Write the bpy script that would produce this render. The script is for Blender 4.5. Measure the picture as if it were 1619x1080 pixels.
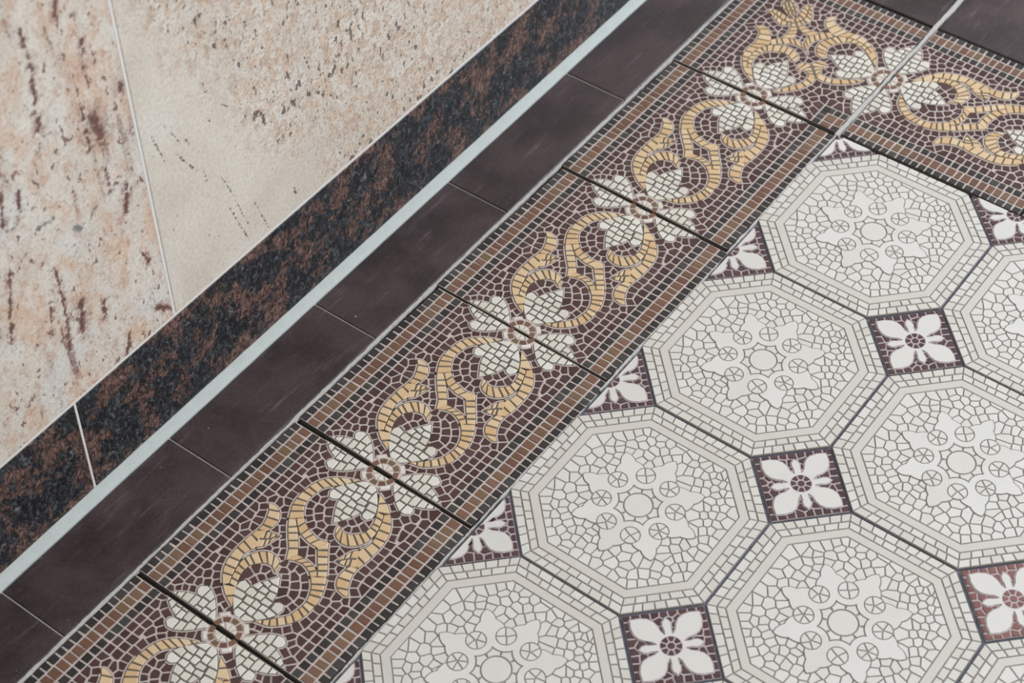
import bpy, math, random
from mathutils import Matrix, Vector
random.seed(7)
S = 0.17                      # one floor module (a border tile) is 17 cm
scn = bpy.context.scene
for o in list(bpy.data.objects): bpy.data.objects.remove(o)

# ------------------------------------------------------------------ camera
cam = bpy.data.cameras.new('camera'); camo = bpy.data.objects.new('camera', cam)
scn.collection.objects.link(camo); scn.camera = camo
cam.sensor_fit = 'HORIZONTAL'; cam.sensor_width = 36.0
cam.lens = 36.0 * 2947.94 / 1619.0
Rr = Matrix(((0.6006316901630808, -0.799132285111031, -0.02508313507245541),
             (0.6117252192899192, 0.4391223576348492, 0.6579998564664827),
             (-0.5148143634909007, -0.4105595522192046, 0.7526001762058159)))
camo.matrix_world = Matrix.Translation(Vector((-3.4781788, -3.0199486, 6.4535804)) * S) @ Rr.transposed().to_4x4()
cam.clip_start = 0.02
cam.dof.use_dof = True
foc = Vector((1.15, -0.35, 0)) * S
cam.dof.focus_distance = abs((Rr @ (foc - camo.location)).z)
cam.dof.aperture_fstop = 9.0

# ------------------------------------------------------------------ daylight
scn.view_settings.view_transform = 'Standard'; scn.view_settings.look = 'None'
scn.view_settings.gamma = 1.0; scn.view_settings.use_curve_mapping = False
scn.view_settings.exposure = 0.67
world = bpy.data.worlds.new('world'); scn.world = world; world.use_nodes = True
bg = world.node_tree.nodes['Background']
bg.inputs[0].default_value = (0.90, 0.95, 1.0, 1); bg.inputs[1].default_value = 0.36
def area(name, loc, target, size, energy, color):
    l = bpy.data.lights.new(name, 'AREA'); l.shape = 'RECTANGLE'; l.size, l.size_y = size
    l.energy = energy; l.color = color
    o = bpy.data.objects.new(name, l); scn.collection.objects.link(o); o.location = loc
    o.rotation_euler = (Vector(target) - Vector(loc)).to_track_quat('-Z', 'Y').to_euler()
    return o
area('daylight_window', (2.6, -1.3, 1.5), (0.25, 0.0, 0), (1.8, 1.6), 70.0, (0.85, 0.92, 1.0))
area('daylight_doorway', (-0.6, -2.6, 1.7), (0.1, 0.1, 0), (1.6, 1.8), 20.0, (1.0, 0.97, 0.93))

# ------------------------------------------------------------------ outlines measured on the tiles (module units: rail a x,y then rail b x,y)
SCROLL = [('lower arc', 12, 1, [(0.106,0.433,0.110,0.434), (0.119,0.379,0.145,0.396), (0.138,0.351,0.166,0.377), (0.164,0.324,0.190,0.356), (0.189,0.305,0.213,0.339), (0.222,0.288,0.243,0.332), (0.268,0.281,0.277,0.326), (0.312,0.281,0.307,0.328), (0.354,0.289,0.338,0.339), (0.401,0.309,0.371,0.359), (0.443,0.334,0.404,0.391)]),
 ('right stem', 5, 1, [(0.444,0.335,0.425,0.371), (0.475,0.358,0.450,0.392), (0.512,0.389,0.486,0.425), (0.546,0.417,0.521,0.456), (0.584,0.445,0.531,0.464)]),
 ('lower arm', 5, 1, [(0.425,0.371,0.403,0.389), (0.446,0.395,0.420,0.417), (0.457,0.427,0.432,0.453), (0.460,0.457,0.431,0.482), (0.461,0.485,0.423,0.508), (0.458,0.508,0.409,0.532)]),
 ('left stem', 5, 1, [(0.458,0.508,0.409,0.532), (0.484,0.529,0.460,0.563), (0.515,0.557,0.489,0.592), (0.543,0.582,0.517,0.618), (0.569,0.611,0.543,0.641), (0.592,0.638,0.573,0.664)]),
 ('upper arm', 5, 1, [(0.584,0.445,0.531,0.464), (0.571,0.488,0.530,0.508), (0.579,0.536,0.538,0.550), (0.594,0.578,0.550,0.585), (0.618,0.614,0.592,0.637)]),
 ('upper arc', 11, 1, [(0.618,0.614,0.573,0.664), (0.644,0.637,0.609,0.686), (0.670,0.653,0.645,0.703), (0.693,0.660,0.683,0.710), (0.718,0.661,0.717,0.711), (0.746,0.658,0.750,0.707), (0.772,0.653,0.781,0.701), (0.800,0.637,0.809,0.689), (0.830,0.608,0.837,0.669), (0.851,0.587,0.863,0.641), (0.873,0.573,0.884,0.604), (0.902,0.552,0.904,0.556)])]
HOOK = [('hook base', 2, 1, [(0.104,0.560,0.108,0.558), (0.131,0.621,0.157,0.590), (0.162,0.664,0.186,0.607)]),
 ('stem', 11, 1, [(0.162,0.664,0.183,0.644), (0.198,0.699,0.212,0.658), (0.239,0.724,0.249,0.672), (0.281,0.737,0.291,0.686), (0.326,0.742,0.322,0.694), (0.368,0.742,0.357,0.689), (0.403,0.741,0.379,0.677), (0.442,0.735,0.449,0.700), (0.472,0.733,0.478,0.693), (0.504,0.738,0.517,0.689), (0.534,0.751,0.550,0.696), (0.558,0.764,0.578,0.717), (0.576,0.782,0.591,0.744), (0.584,0.790,0.593,0.775)]),
 ('leaf', 4, 2, [(0.460,0.723,0.381,0.679), (0.473,0.689,0.401,0.657), (0.483,0.662,0.433,0.645), (0.486,0.633,0.484,0.632)]),
 ('hook', 10, 1, [(0.183,0.644,0.186,0.607), (0.212,0.658,0.215,0.624), (0.248,0.671,0.251,0.637), (0.284,0.679,0.277,0.638), (0.322,0.678,0.302,0.633), (0.353,0.666,0.325,0.614), (0.379,0.647,0.342,0.593), (0.398,0.617,0.349,0.571), (0.401,0.587,0.349,0.555), (0.392,0.555,0.343,0.541), (0.372,0.532,0.335,0.530), (0.343,0.522,0.334,0.525)])]
CORNER = [('hook base', 2, 1, [(0.087,0.553,0.091,0.551), (0.124,0.620,0.125,0.574), (0.157,0.658,0.174,0.613)]),
 ('outer stem', 9, 1, [(0.157,0.658,0.169,0.638), (0.192,0.686,0.209,0.662), (0.225,0.705,0.235,0.671), (0.261,0.718,0.269,0.676), (0.310,0.720,0.320,0.676), (0.340,0.715,0.370,0.652), (0.376,0.717,0.405,0.643), (0.409,0.723,0.429,0.655), (0.437,0.731,0.463,0.677), (0.457,0.750,0.486,0.702), (0.467,0.765,0.498,0.729), (0.471,0.784,0.497,0.754)]),
 ('inner hook', 12, 1, [(0.169,0.638,0.174,0.613), (0.209,0.662,0.214,0.636), (0.235,0.671,0.252,0.647), (0.269,0.676,0.282,0.647), (0.320,0.676,0.315,0.635), (0.376,0.647,0.333,0.620), (0.392,0.631,0.344,0.607), (0.410,0.601,0.357,0.586), (0.426,0.570,0.369,0.558), (0.429,0.538,0.371,0.528), (0.422,0.505,0.363,0.503), (0.405,0.476,0.351,0.484), (0.387,0.459,0.342,0.472), (0.360,0.455,0.348,0.459)]),
 ('palmette stem', 5, 1, [(0.636,0.673,0.646,0.632), (0.614,0.649,0.638,0.613), (0.590,0.630,0.616,0.593), (0.555,0.618,0.584,0.577), (0.511,0.612,0.545,0.571), (0.474,0.614,0.502,0.565)]),
 ('arm', 7, 1, [(0.428,0.656,0.392,0.631), (0.446,0.641,0.410,0.613), (0.468,0.619,0.434,0.581), (0.487,0.590,0.456,0.554), (0.502,0.562,0.463,0.520), (0.502,0.524,0.462,0.486), (0.507,0.484,0.449,0.454), (0.479,0.457,0.435,0.421)]),
 ('lower arc', 6, 1, [(0.085,0.427,0.087,0.425), (0.108,0.381,0.133,0.397), (0.138,0.354,0.167,0.378), (0.174,0.326,0.198,0.357), (0.215,0.305,0.230,0.342), (0.260,0.296,0.270,0.336), (0.298,0.297,0.297,0.343)]),
 ('lobe', 5, 1, [(0.298,0.297,0.297,0.343), (0.336,0.327,0.312,0.367), (0.364,0.352,0.316,0.391), (0.374,0.381,0.299,0.402), (0.368,0.411,0.304,0.417), (0.343,0.428,0.313,0.424)]),
 ('leaf', 5, 2, [(0.613,0.802,0.611,0.799), (0.642,0.790,0.610,0.770), (0.653,0.761,0.588,0.739), (0.650,0.728,0.569,0.705), (0.643,0.697,0.558,0.672), (0.627,0.659,0.585,0.633)]),
 ('bud', 5, 2, [(0.636,0.656,0.639,0.651), (0.653,0.693,0.670,0.670), (0.673,0.727,0.709,0.687), (0.698,0.754,0.739,0.696), (0.731,0.770,0.773,0.710), (0.770,0.773,0.810,0.721), (0.824,0.770,0.853,0.739)])]
OCT_SEEDS = [(-0.207,-0.086), (0.171,0.348), (0.216,0.324), (0.260,0.270), (0.294,0.247), (0.327,0.218), (0.354,0.192), (0.365,0.165), (0.215,0.286), (0.226,0.259), (0.253,0.204), (0.310,0.192), (0.289,0.167), (0.319,0.152), (0.358,0.124), (0.328,0.103), (0.289,0.106), (0.351,0.071), (0.387,0.034), (0.312,0.078), (0.338,0.036), (0.175,0.266), (0.206,0.239), (0.097,0.357), (0.141,0.296), (0.051,0.334), (0.085,0.308), (0.139,0.254), (0.171,0.218), (0.138,0.212), (0.088,0.265), (0.096,0.200), (0.004,0.339), (0.022,0.296), (0.049,0.258), (0.053,0.226), (0.224,0.196), (0.227,0.157), (0.245,0.114), (0.210,0.122), (0.205,0.083), (0.239,0.061), (0.275,0.029), (0.302,0.004), (0.327,-0.036), (0.363,-0.052), (0.372,-0.087), (0.323,-0.066), (0.280,-0.041), (0.285,-0.074), (0.297,-0.108), (0.350,-0.116), (0.362,-0.165), (0.341,-0.144), (-0.056,0.344), (-0.034,0.312), (-0.128,0.367), (-0.110,0.341), (-0.098,0.290), (-0.037,0.265), (-0.065,0.244), (-0.087,0.215), (-0.153,0.306), (-0.171,0.357), (-0.126,0.253), (-0.125,0.213), (-0.138,0.189), (0.300,-0.147), (0.323,-0.170), (0.330,-0.198), (0.347,-0.213), (0.350,-0.235), (0.232,-0.104), (0.250,-0.146), (0.266,-0.177), (0.302,-0.201), (0.300,-0.234), (0.306,-0.259), (0.199,-0.110), (0.215,-0.157), (0.231,-0.188), (0.264,-0.218), (0.242,-0.242), (0.267,-0.256), (0.272,-0.281), (-0.207,0.331), (-0.199,0.295), (-0.183,0.264), (-0.236,0.309), (-0.264,0.292), (-0.248,0.261), (-0.206,0.246), (-0.223,0.218), (-0.173,0.216), (0.199,-0.245), (0.219,-0.274), (0.246,-0.303), (0.144,-0.220), (0.162,-0.245), (0.179,-0.272), (0.203,-0.302), (0.203,-0.345), (0.119,-0.253), (0.146,-0.282), (0.153,-0.317), (0.101,-0.227), (0.077,-0.260), (0.095,-0.286), (0.110,-0.324), (0.144,-0.345), (0.030,-0.262), (0.052,-0.293), (0.073,-0.321), (0.074,-0.356), (-0.293,0.258), (-0.277,0.235), (-0.354,0.185), (-0.327,0.221), (-0.294,0.193), (-0.247,0.185), (-0.266,0.153), (-0.254,0.128), (-0.305,0.154), (-0.296,0.119), (-0.200,0.119), (-0.195,0.074), (-0.230,0.078), (-0.337,0.127), (-0.372,0.122), (-0.358,0.074), (-0.296,0.087), (-0.259,0.077), (-0.247,0.044), (-0.293,0.033), (-0.362,0.024), (-0.297,-0.002), (-0.347,-0.022), (-0.290,-0.037), (-0.245,-0.050), (-0.307,-0.070), (-0.250,-0.101), (-0.363,-0.072), (-0.362,-0.122), (-0.365,-0.166), (-0.320,-0.141), (-0.283,-0.135), (-0.234,-0.155), (-0.227,-0.190), (-0.308,-0.181), (-0.276,-0.218), (-0.343,-0.205), (-0.319,-0.238), (-0.216,-0.246), (-0.253,-0.259), (-0.285,-0.269), (-0.257,-0.300), (-0.210,-0.286), (-0.157,-0.264), (-0.150,-0.240), (-0.126,-0.290), (-0.092,-0.247), (-0.059,-0.229), (-0.125,-0.218), (-0.087,-0.197), (-0.172,-0.307), (-0.148,-0.325), (-0.132,-0.355), (-0.205,-0.341), (-0.177,-0.372), (-0.104,-0.312), (-0.058,-0.345), (-0.018,-0.343), (-0.061,-0.324), (-0.051,-0.272), (-0.023,-0.287), (0.025,-0.354), (0.014,-0.330), (-0.210,0.158), (-0.175,0.159), (-0.168,0.082)]
STREAKS = [(-0.541,2.387,-0.544,2.190,0.0063), (-0.544,2.190,-0.602,1.857,0.0042), (-0.569,1.993,-0.578,1.962,0.0136), (-0.305,2.171,-0.328,2.054,0.0073), (-0.381,1.909,-0.388,1.710,0.0047), (-0.344,1.828,-0.326,1.736,0.0273), (-0.183,1.888,-0.191,1.858,0.0115), (-0.341,1.575,-0.345,1.462,0.0063), (-0.265,1.424,-0.305,1.309,0.0115), (-0.683,1.309,-0.698,1.050,0.0063), (-0.698,1.050,-0.728,0.869,0.0073), (-0.613,1.057,-0.645,0.908,0.0158), (-0.875,1.457,-0.967,1.131,0.0058), (-0.749,1.169,-0.784,1.017,0.0042), (-0.732,1.768,-0.765,1.649,0.0047), (-0.806,1.811,-0.845,1.665,0.0063), (-0.509,0.974,-0.533,0.882,0.0047), (-0.270,0.722,-0.192,0.649,0.0115), (-0.274,1.049,-0.252,0.975,0.0073), (-0.373,2.400,-0.386,2.339,0.0095), (-0.434,0.553,-0.419,0.308,0.0052), (-0.432,0.712,-0.488,0.563,0.0052)]
GREYS = [(-0.544,1.426,-0.524,1.397,0.0158), (-0.708,1.544,-0.629,1.538,0.0073), (-0.470,1.408,-0.427,1.442,0.0052), (-0.836,1.634,-0.799,1.627,0.0084)]
DASHES = [(0.065,1.417,0.073,1.386,0.0073), (-0.099,1.557,-0.063,1.395,0.0032), (0.005,1.377,0.086,1.228,0.0042), (-0.026,1.552,0.034,1.424,0.0032), (0.118,1.220,0.129,1.140,0.0026), (0.206,1.098,0.257,0.944,0.0037), (0.217,0.914,0.284,0.676,0.0037), (0.266,0.893,0.304,0.738,0.0037), (0.362,0.826,0.415,0.627,0.0032), (0.185,1.444,0.215,1.391,0.0042), (0.205,1.616,0.211,1.562,0.0052), (0.279,1.446,0.304,1.420,0.0052), (0.601,0.731,0.605,0.689,0.0052), (0.079,0.866,0.091,0.828,0.0052)]

# ------------------------------------------------------------------ node helpers
class NT:
    def __init__(s, name, rough=0.5, spec=0.5):
        s.m = bpy.data.materials.new(name); s.m.use_nodes = True; s.t = s.m.node_tree
        s.b = s.t.nodes['Principled BSDF']; s.b.inputs['Roughness'].default_value = rough
        s.b.inputs['Specular IOR Level'].default_value = spec
    def n(s, typ, **k):
        nd = s.t.nodes.new(typ)
        for a, v in k.items(): setattr(nd, a, v)
        return nd
    def put(s, sock, v):
        if hasattr(v, 'is_output'): s.t.links.new(v, sock)
        elif isinstance(v, (tuple, list)):
            sock.default_value = tuple(v) if len(v) != 3 or sock.type == 'VECTOR' else (*v, 1)
        else: sock.default_value = v
    def math(s, op, a, b=0.0, c=None, clamp=False):
        nd = s.n('ShaderNodeMath', operation=op, use_clamp=clamp); s.put(nd.inputs[0], a); s.put(nd.inputs[1], b)
        if c is not None: s.put(nd.inputs[2], c)
        return nd.outputs[0]
    def noise(s, vec, scale, detail=4, rough=0.55, dist=0.0):
        nd = s.n('ShaderNodeTexNoise'); s.put(nd.inputs['Vector'], vec); nd.inputs['Scale'].default_value = scale
        nd.inputs['Detail'].default_value = detail; nd.inputs['Roughness'].default_value = rough
        nd.inputs['Distortion'].default_value = dist
        return nd.outputs['Fac']
    def vor(s, vec, scale, feature='F1', out='Distance', rnd=1.0):
        nd = s.n('ShaderNodeTexVoronoi', feature=feature); s.put(nd.inputs['Vector'], vec)
        nd.inputs['Scale'].default_value = scale; nd.inputs['Randomness'].default_value = rnd
        return nd.outputs[out]
    def ramp(s, fac, stops, interp='LINEAR'):
        nd = s.n('ShaderNodeValToRGB'); r = nd.color_ramp; r.interpolation = interp
        while len(r.elements) < len(stops): r.elements.new(0.5)
        for e, (p, c) in zip(r.elements, stops):
            e.position = p; e.color = (*c, 1) if len(c) == 3 else (c[0], c[0], c[0], 1)
        s.put(nd.inputs[0], fac); return nd.outputs[0]
    def step(s, x, lo, hi):
        nd = s.n('ShaderNodeMapRange', interpolation_type='SMOOTHSTEP'); s.put(nd.inputs[0], x)
        nd.inputs[1].default_value = lo; nd.inputs[2].default_value = hi
        return nd.outputs[0]
    def mix(s, f, a, b, blend='MIX'):
        nd = s.n('ShaderNodeMix', data_type='RGBA', blend_type=blend)
        s.put(nd.inputs[0], f); s.put(nd.inputs[6], a); s.put(nd.inputs[7], b); return nd.outputs[2]
    def mapping(s, vec, scale=(1, 1, 1), rot=(0, 0, 0), loc=(0, 0, 0)):
        nd = s.n('ShaderNodeMapping'); s.put(nd.inputs[0], vec); nd.inputs[1].default_value = loc
        nd.inputs[2].default_value = rot; nd.inputs[3].default_value = scale; return nd.outputs[0]
    def pos(s): return s.n('ShaderNodeNewGeometry').outputs['Position']
    def island(s): return s.n('ShaderNodeNewGeometry').outputs['Random Per Island']
    def color(s, c): s.put(s.b.inputs['Base Color'], c)
    def bump(s, h, strength=0.2, dist=0.001):
        nd = s.n('ShaderNodeBump'); nd.inputs['Strength'].default_value = strength
        nd.inputs['Distance'].default_value = dist; s.put(nd.inputs['Height'], h)
        s.t.links.new(nd.outputs[0], s.b.inputs['Normal'])

def tessera(name, stops, rough=0.42, speck=0.35, cloud=0.12, speck_col=(0.02, 0.018, 0.017), spec=0.5):
    """fired clay tessera: a tint of its own per piece, fine grain and a few dark pin holes"""
    k = NT(name, rough, spec)
    c = k.ramp(k.island(), stops)
    p = k.pos()
    g = k.noise(p, 1400, 3, 0.7)
    c = k.mix(k.math('MULTIPLY', k.math('SUBTRACT', g, 0.5), speck * 1.2, clamp=False), c, (1, 1, 1), 'ADD')
    cl = k.noise(p, 38, 4, 0.6)
    c = k.mix(k.math('MULTIPLY', k.step(cl, 0.5, 0.75), cloud), c, (0.30, 0.28, 0.25))
    sp = k.step(k.noise(p, 520, 2, 0.6), 0.74, 0.80)
    c = k.mix(k.math('MULTIPLY', sp, 0.55), c, speck_col)
    k.color(c); k.bump(g, 0.25, 0.0004)
    r = k.math('ADD', rough - 0.08, k.math('MULTIPLY', cl, 0.16)); k.put(k.b.inputs['Roughness'], r)
    return k.m

def grout(name, c, var=0.3, rough=0.85):
    k = NT(name, rough, 0.25); p = k.pos()
    f = k.noise(p, 160, 4, 0.65)
    k.color(k.mix(f, tuple(x * (1 - var) for x in c), tuple(min(1, x * (1 + var)) for x in c)))
    k.bump(k.noise(p, 900, 3, 0.7), 0.3, 0.0005)
    return k.m

M_FIELD = tessera('brown_tesserae', [(0.0, (0.050, 0.022, 0.020)), (0.5, (0.064, 0.030, 0.027)), (1.0, (0.082, 0.040, 0.037))], 0.42, 0.04, 0.05, (0.3, 0.28, 0.26), 0.32)
M_BLACK = tessera('charcoal_tesserae', [(0.0, (0.021, 0.017, 0.016)), (0.6, (0.031, 0.026, 0.025)), (1.0, (0.052, 0.048, 0.044))], 0.42, 0.04, 0.07, (0.3, 0.28, 0.26), 0.35)
M_TAN = tessera('tan_tesserae', [(0.0, (0.125, 0.056, 0.036)), (0.45, (0.158, 0.080, 0.050)), (0.8, (0.185, 0.102, 0.068)), (1.0, (0.155, 0.095, 0.050))], 0.42, 0.06, 0.08, (0.02, 0.018, 0.017), 0.35)
M_OCHRE = tessera('ochre_tesserae', [(0.0, (0.55, 0.355, 0.18)), (0.5, (0.60, 0.415, 0.23)), (1.0, (0.64, 0.475, 0.295))], 0.45, 0.12, 0.10)
M_WHITE = tessera('white_tesserae', [(0.0, (0.57, 0.52, 0.44)), (0.5, (0.62, 0.58, 0.50)), (1.0, (0.67, 0.63, 0.56))], 0.45, 0.12, 0.12)
M_CREAM = tessera('cream_tesserae', [(0.0, (0.585, 0.555, 0.505)), (1.0, (0.63, 0.60, 0.555))], 0.40, 0.07, 0.08)
M_RIM = tessera('rim_tesserae', [(0.0, (0.545, 0.505, 0.45)), (0.5, (0.58, 0.545, 0.49)), (1.0, (0.61, 0.58, 0.53))], 0.42, 0.08, 0.10)
M_PURPLE = tessera('purple_tesserae', [(0.0, (0.058, 0.026, 0.028)), (0.6, (0.074, 0.037, 0.040)), (1.0, (0.088, 0.037, 0.034))], 0.40, 0.05, 0.06, (0.3, 0.28, 0.26), 0.4)
M_RED = tessera('red_tesserae', [(0.0, (0.17, 0.062, 0.052)), (1.0, (0.21, 0.085, 0.070))], 0.40, 0.05, 0.08, (0.3, 0.28, 0.26))
G_PALE = grout('pale_joint', (0.50, 0.42, 0.38))
G_DARK = grout('dark_joint', (0.115, 0.10, 0.085))
G_GREY = grout('grey_joint', (0.235, 0.215, 0.195))
G_PINK = grout('pink_joint', (0.42, 0.35, 0.35))
M_SHADED = grout('shaded_clay_side', (0.10, 0.086, 0.072))  # clay sides coloured dark, painting in the shade of the border joints
M_BODY = grout('fired_clay_body', (0.16, 0.135, 0.12))
M_CBODY = grout('pale_clay_body', (0.36, 0.335, 0.30))

# ------------------------------------------------------------------ 2D helpers
def area2(P): return 0.5 * sum(P[i][0] * P[(i + 1) % len(P)][1] - P[(i + 1) % len(P)][0] * P[i][1] for i in range(len(P)))
def ccw(P): return P if area2(P) > 0 else P[::-1]
def centroid(P): return (sum(p[0] for p in P) / len(P), sum(p[1] for p in P) / len(P))
def clip(P, ox, oy, nx, ny):
    """part of P where (p-o).n <= 0"""
    out = []; m = len(P)
    for i in range(m):
        a = P[i]; b = P[(i + 1) % m]
        da = (a[0] - ox) * nx + (a[1] - oy) * ny; db = (b[0] - ox) * nx + (b[1] - oy) * ny
        if da <= 0: out.append(a)
        if (da < 0 < db) or (db < 0 < da):
            t = da / (da - db); out.append((a[0] + (b[0] - a[0]) * t, a[1] + (b[1] - a[1]) * t))
    return out
def clean(P, e=0.0008):
    out = []
    for p in P:
        if not out or math.hypot(p[0] - out[-1][0], p[1] - out[-1][1]) > e: out.append(p)
    if len(out) > 1 and math.hypot(out[0][0] - out[-1][0], out[0][1] - out[-1][1]) <= e: out.pop()
    return out
def offset(P, d):
    P = ccw(clean(P, 0.0015)); out = []; m = len(P)
    for i in range(m):
        a, b, c = P[i - 1], P[i], P[(i + 1) % m]
        e1 = (b[0] - a[0], b[1] - a[1]); e2 = (c[0] - b[0], c[1] - b[1])
        l1 = math.hypot(*e1); l2 = math.hypot(*e2)
        n1 = (e1[1] / l1, -e1[0] / l1); n2 = (e2[1] / l2, -e2[0] / l2)
        k = 1 + n1[0] * n2[0] + n1[1] * n2[1]; k = max(k, 0.55)
        out.append((b[0] + d * (n1[0] + n2[0]) / k, b[1] + d * (n1[1] + n2[1]) / k))
    return out
def inside(P, x, y):
    r = False; j = len(P) - 1
    for i in range(len(P)):
        if (P[i][1] > y) != (P[j][1] > y) and x < (P[j][0] - P[i][0]) * (y - P[i][1]) / (P[j][1] - P[i][1]) + P[i][0]: r = not r
        j = i
    return r
def dist(P, x, y):
    best = 9
    for i in range(len(P)):
        ax, ay = P[i - 1]; bx, by = P[i]; dx, dy = bx - ax, by - ay; L = dx * dx + dy * dy
        t = 0 if L == 0 else max(0, min(1, ((x - ax) * dx + (y - ay) * dy) / L))
        best = min(best, math.hypot(x - ax - t * dx, y - ay - t * dy))
    return best
def voronoi(seeds, dom, gap, reach=0.13, dirs=None):
    """cells of the seeds inside dom, drawn apart by gap; (seed index, polygon)"""
    grid = {}
    for i, (x, y) in enumerate(seeds): grid.setdefault((int(x // reach), int(y // reach)), []).append(i)
    out = []
    for i, (x, y) in enumerate(seeds):
        gx, gy = int(x // reach), int(y // reach)
        nb = [j for a in (-1, 0, 1) for b in (-1, 0, 1) for j in grid.get((gx + a, gy + b), []) if j != i]
        nb.sort(key=lambda j: (seeds[j][0] - x) ** 2 + (seeds[j][1] - y) ** 2)
        P = dom; ni = dirs[i] if dirs else None
        for j in nb[:26]:
            dx, dy = seeds[j][0] - x, seeds[j][1] - y; L = math.hypot(dx, dy)
            if L < 1e-6: continue
            dx /= L; dy /= L; mx, my = x + dx * L / 2, y + dy * L / 2
            if ni and dirs[j] and L < 0.08:
                nx, ny = ni[0] + dirs[j][0], ni[1] + dirs[j][1]
                if ni[0] * dirs[j][0] + ni[1] * dirs[j][1] < 0: nx, ny = ni[0] - dirs[j][0], ni[1] - dirs[j][1]
                h = math.hypot(nx, ny)
                if h > 1.88:              # neighbouring rows or one row: turn the joint square to the row
                    nx /= h; ny /= h; q = dx * nx + dy * ny; r = -dx * ny + dy * nx; w = 0.72
                    ax, ay, q = (nx, ny, q) if abs(q) > abs(r) * 0.8 else (-ny, nx, r)
                    if q < 0: ax, ay = -ax, -ay
                    dx, dy = dx * (1 - w) + ax * w, dy * (1 - w) + ay * w
                    h = math.hypot(dx, dy); dx /= h; dy /= h
            P = clip(P, mx - dx * gap / 2, my - dy * gap / 2, dx, dy)
            if len(P) < 3: break
        P = clean(P)
        if len(P) >= 3 and area2(P) > 0.00008: out.append((i, P))
    return out
def arc(cx, cy, r, a0, a1, n): return [(cx + r * math.cos(a0 + (a1 - a0) * i / n), cy + r * math.sin(a0 + (a1 - a0) * i / n)) for i in range(n + 1)]
def rot(P, a, cx=0.0, cy=0.0):
    c, s = math.cos(a), math.sin(a)
    return [(cx + (x - cx) * c - (y - cy) * s, cy + (x - cx) * s + (y - cy) * c) for x, y in P]
def jit(a): return random.uniform(-a, a)

# ------------------------------------------------------------------ meshes
col = scn.collection
class MB:
    def __init__(s): s.v = []; s.f = []; s.mi = []
    def prism(s, P, z0, z1, mat=0, bevel=0.0, bottom=False):
        """block on the outline P (module units), heights in metres; the top is drawn in by bevel"""
        P = ccw(clean(P))
        if len(P) < 3: return
        n = len(P); b = len(s.v)
        T = P
        if bevel:
            cx, cy = centroid(P); r = max(0.004, math.sqrt(abs(area2(P)) / math.pi)); k = max(0.5, 1 - bevel / r)
            T = [(cx + (x - cx) * k, cy + (y - cy) * k) for x, y in P]
        s.v += [(x * S, y * S, z0) for x, y in P] + [(x * S, y * S, z1) for x, y in T]
        for i in range(n): s.f.append((b + i, b + (i + 1) % n, b + n + (i + 1) % n, b + n + i)); s.mi.append(mat)
        s.f.append(tuple(b + n + i for i in range(n))); s.mi.append(mat)
        if bottom: s.f.append(tuple(b + i for i in range(n))[::-1]); s.mi.append(mat)
    def build(s, name, mats, parent=None):
        me = bpy.data.meshes.new(name); me.from_pydata(s.v, [], s.f)
        for m in mats: me.materials.append(m)
        me.polygons.foreach_set('material_index', s.mi); me.update()
        o = bpy.data.objects.new(name, me); col.objects.link(o)
        if parent: o.parent = parent
        return o
def thing(name, label, cat, loc=(0, 0, 0), group=None):
    o = bpy.data.objects.new(name, None); col.objects.link(o); o.location = loc; o.empty_display_size = 0.02
    o['label'] = label; o['category'] = cat
    if group: o['group'] = group
    return o
def copy_tree(root, label):
    r = root.copy(); col.objects.link(r); r['label'] = label
    for ch in list(root.children):
        c = ch.copy(); col.objects.link(c); c.parent = r
        for g in list(ch.children):
            d = g.copy(); col.objects.link(d); d.parent = c
    return r
def place(o, u, v, rz=0.0, z=0.0, sx=1.0, sy=1.0):
    o.location = (u * S, -v * S, z); o.rotation_euler = (jit(0.0012), jit(0.0012), rz); o.scale = (sx, sy, 1)

Z_BODY = 0.0                   # top of the grout bed pressed into a tile
Z_FIELD = 0.00055              # top of the ground tesserae
Z_RIMPLATE, Z_PLATE, Z_MOTIF = 0.00058, 0.00064, 0.0011
TH = -0.0042                   # underside of the border tiles
TH2 = -0.0013                  # underside of the thinner octagons and insets

# ------------------------------------------------------------------ strips of ochre tesserae
def rails(pairs, n):
    """n cells: 3 samples each along both rails, equal steps along the middle, rails smoothed"""
    m = [((a + c) / 2, (b + d) / 2) for a, b, c, d in pairs]; L = [0.0]
    for i in range(1, len(m)): L.append(L[-1] + math.hypot(m[i][0] - m[i - 1][0], m[i][1] - m[i - 1][1]))
    def at(t):
        s_ = t * L[-1]; i = 0
        while i < len(L) - 2 and L[i + 1] < s_: i += 1
        f = (s_ - L[i]) / max(1e-9, L[i + 1] - L[i])
        p0, p1, p2, p3 = pairs[max(0, i - 1)], pairs[i], pairs[i + 1], pairs[min(len(pairs) - 1, i + 2)]
        return tuple(0.5 * (2 * b + (c - a) * f + (2 * a - 5 * b + 4 * c - d) * f * f + (3 * b - a - 3 * c + d) * f ** 3) for a, b, c, d in zip(p0, p1, p2, p3))
    return at, L[-1]
def strip_outline(pairs, n):
    at, _ = rails(pairs, n); q = [at(i / (3.0 * n)) for i in range(3 * n + 1)]
    return clean([(a, b) for a, b, c, d in q] + [(c, d) for a, b, c, d in q][::-1], 0.002)
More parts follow.
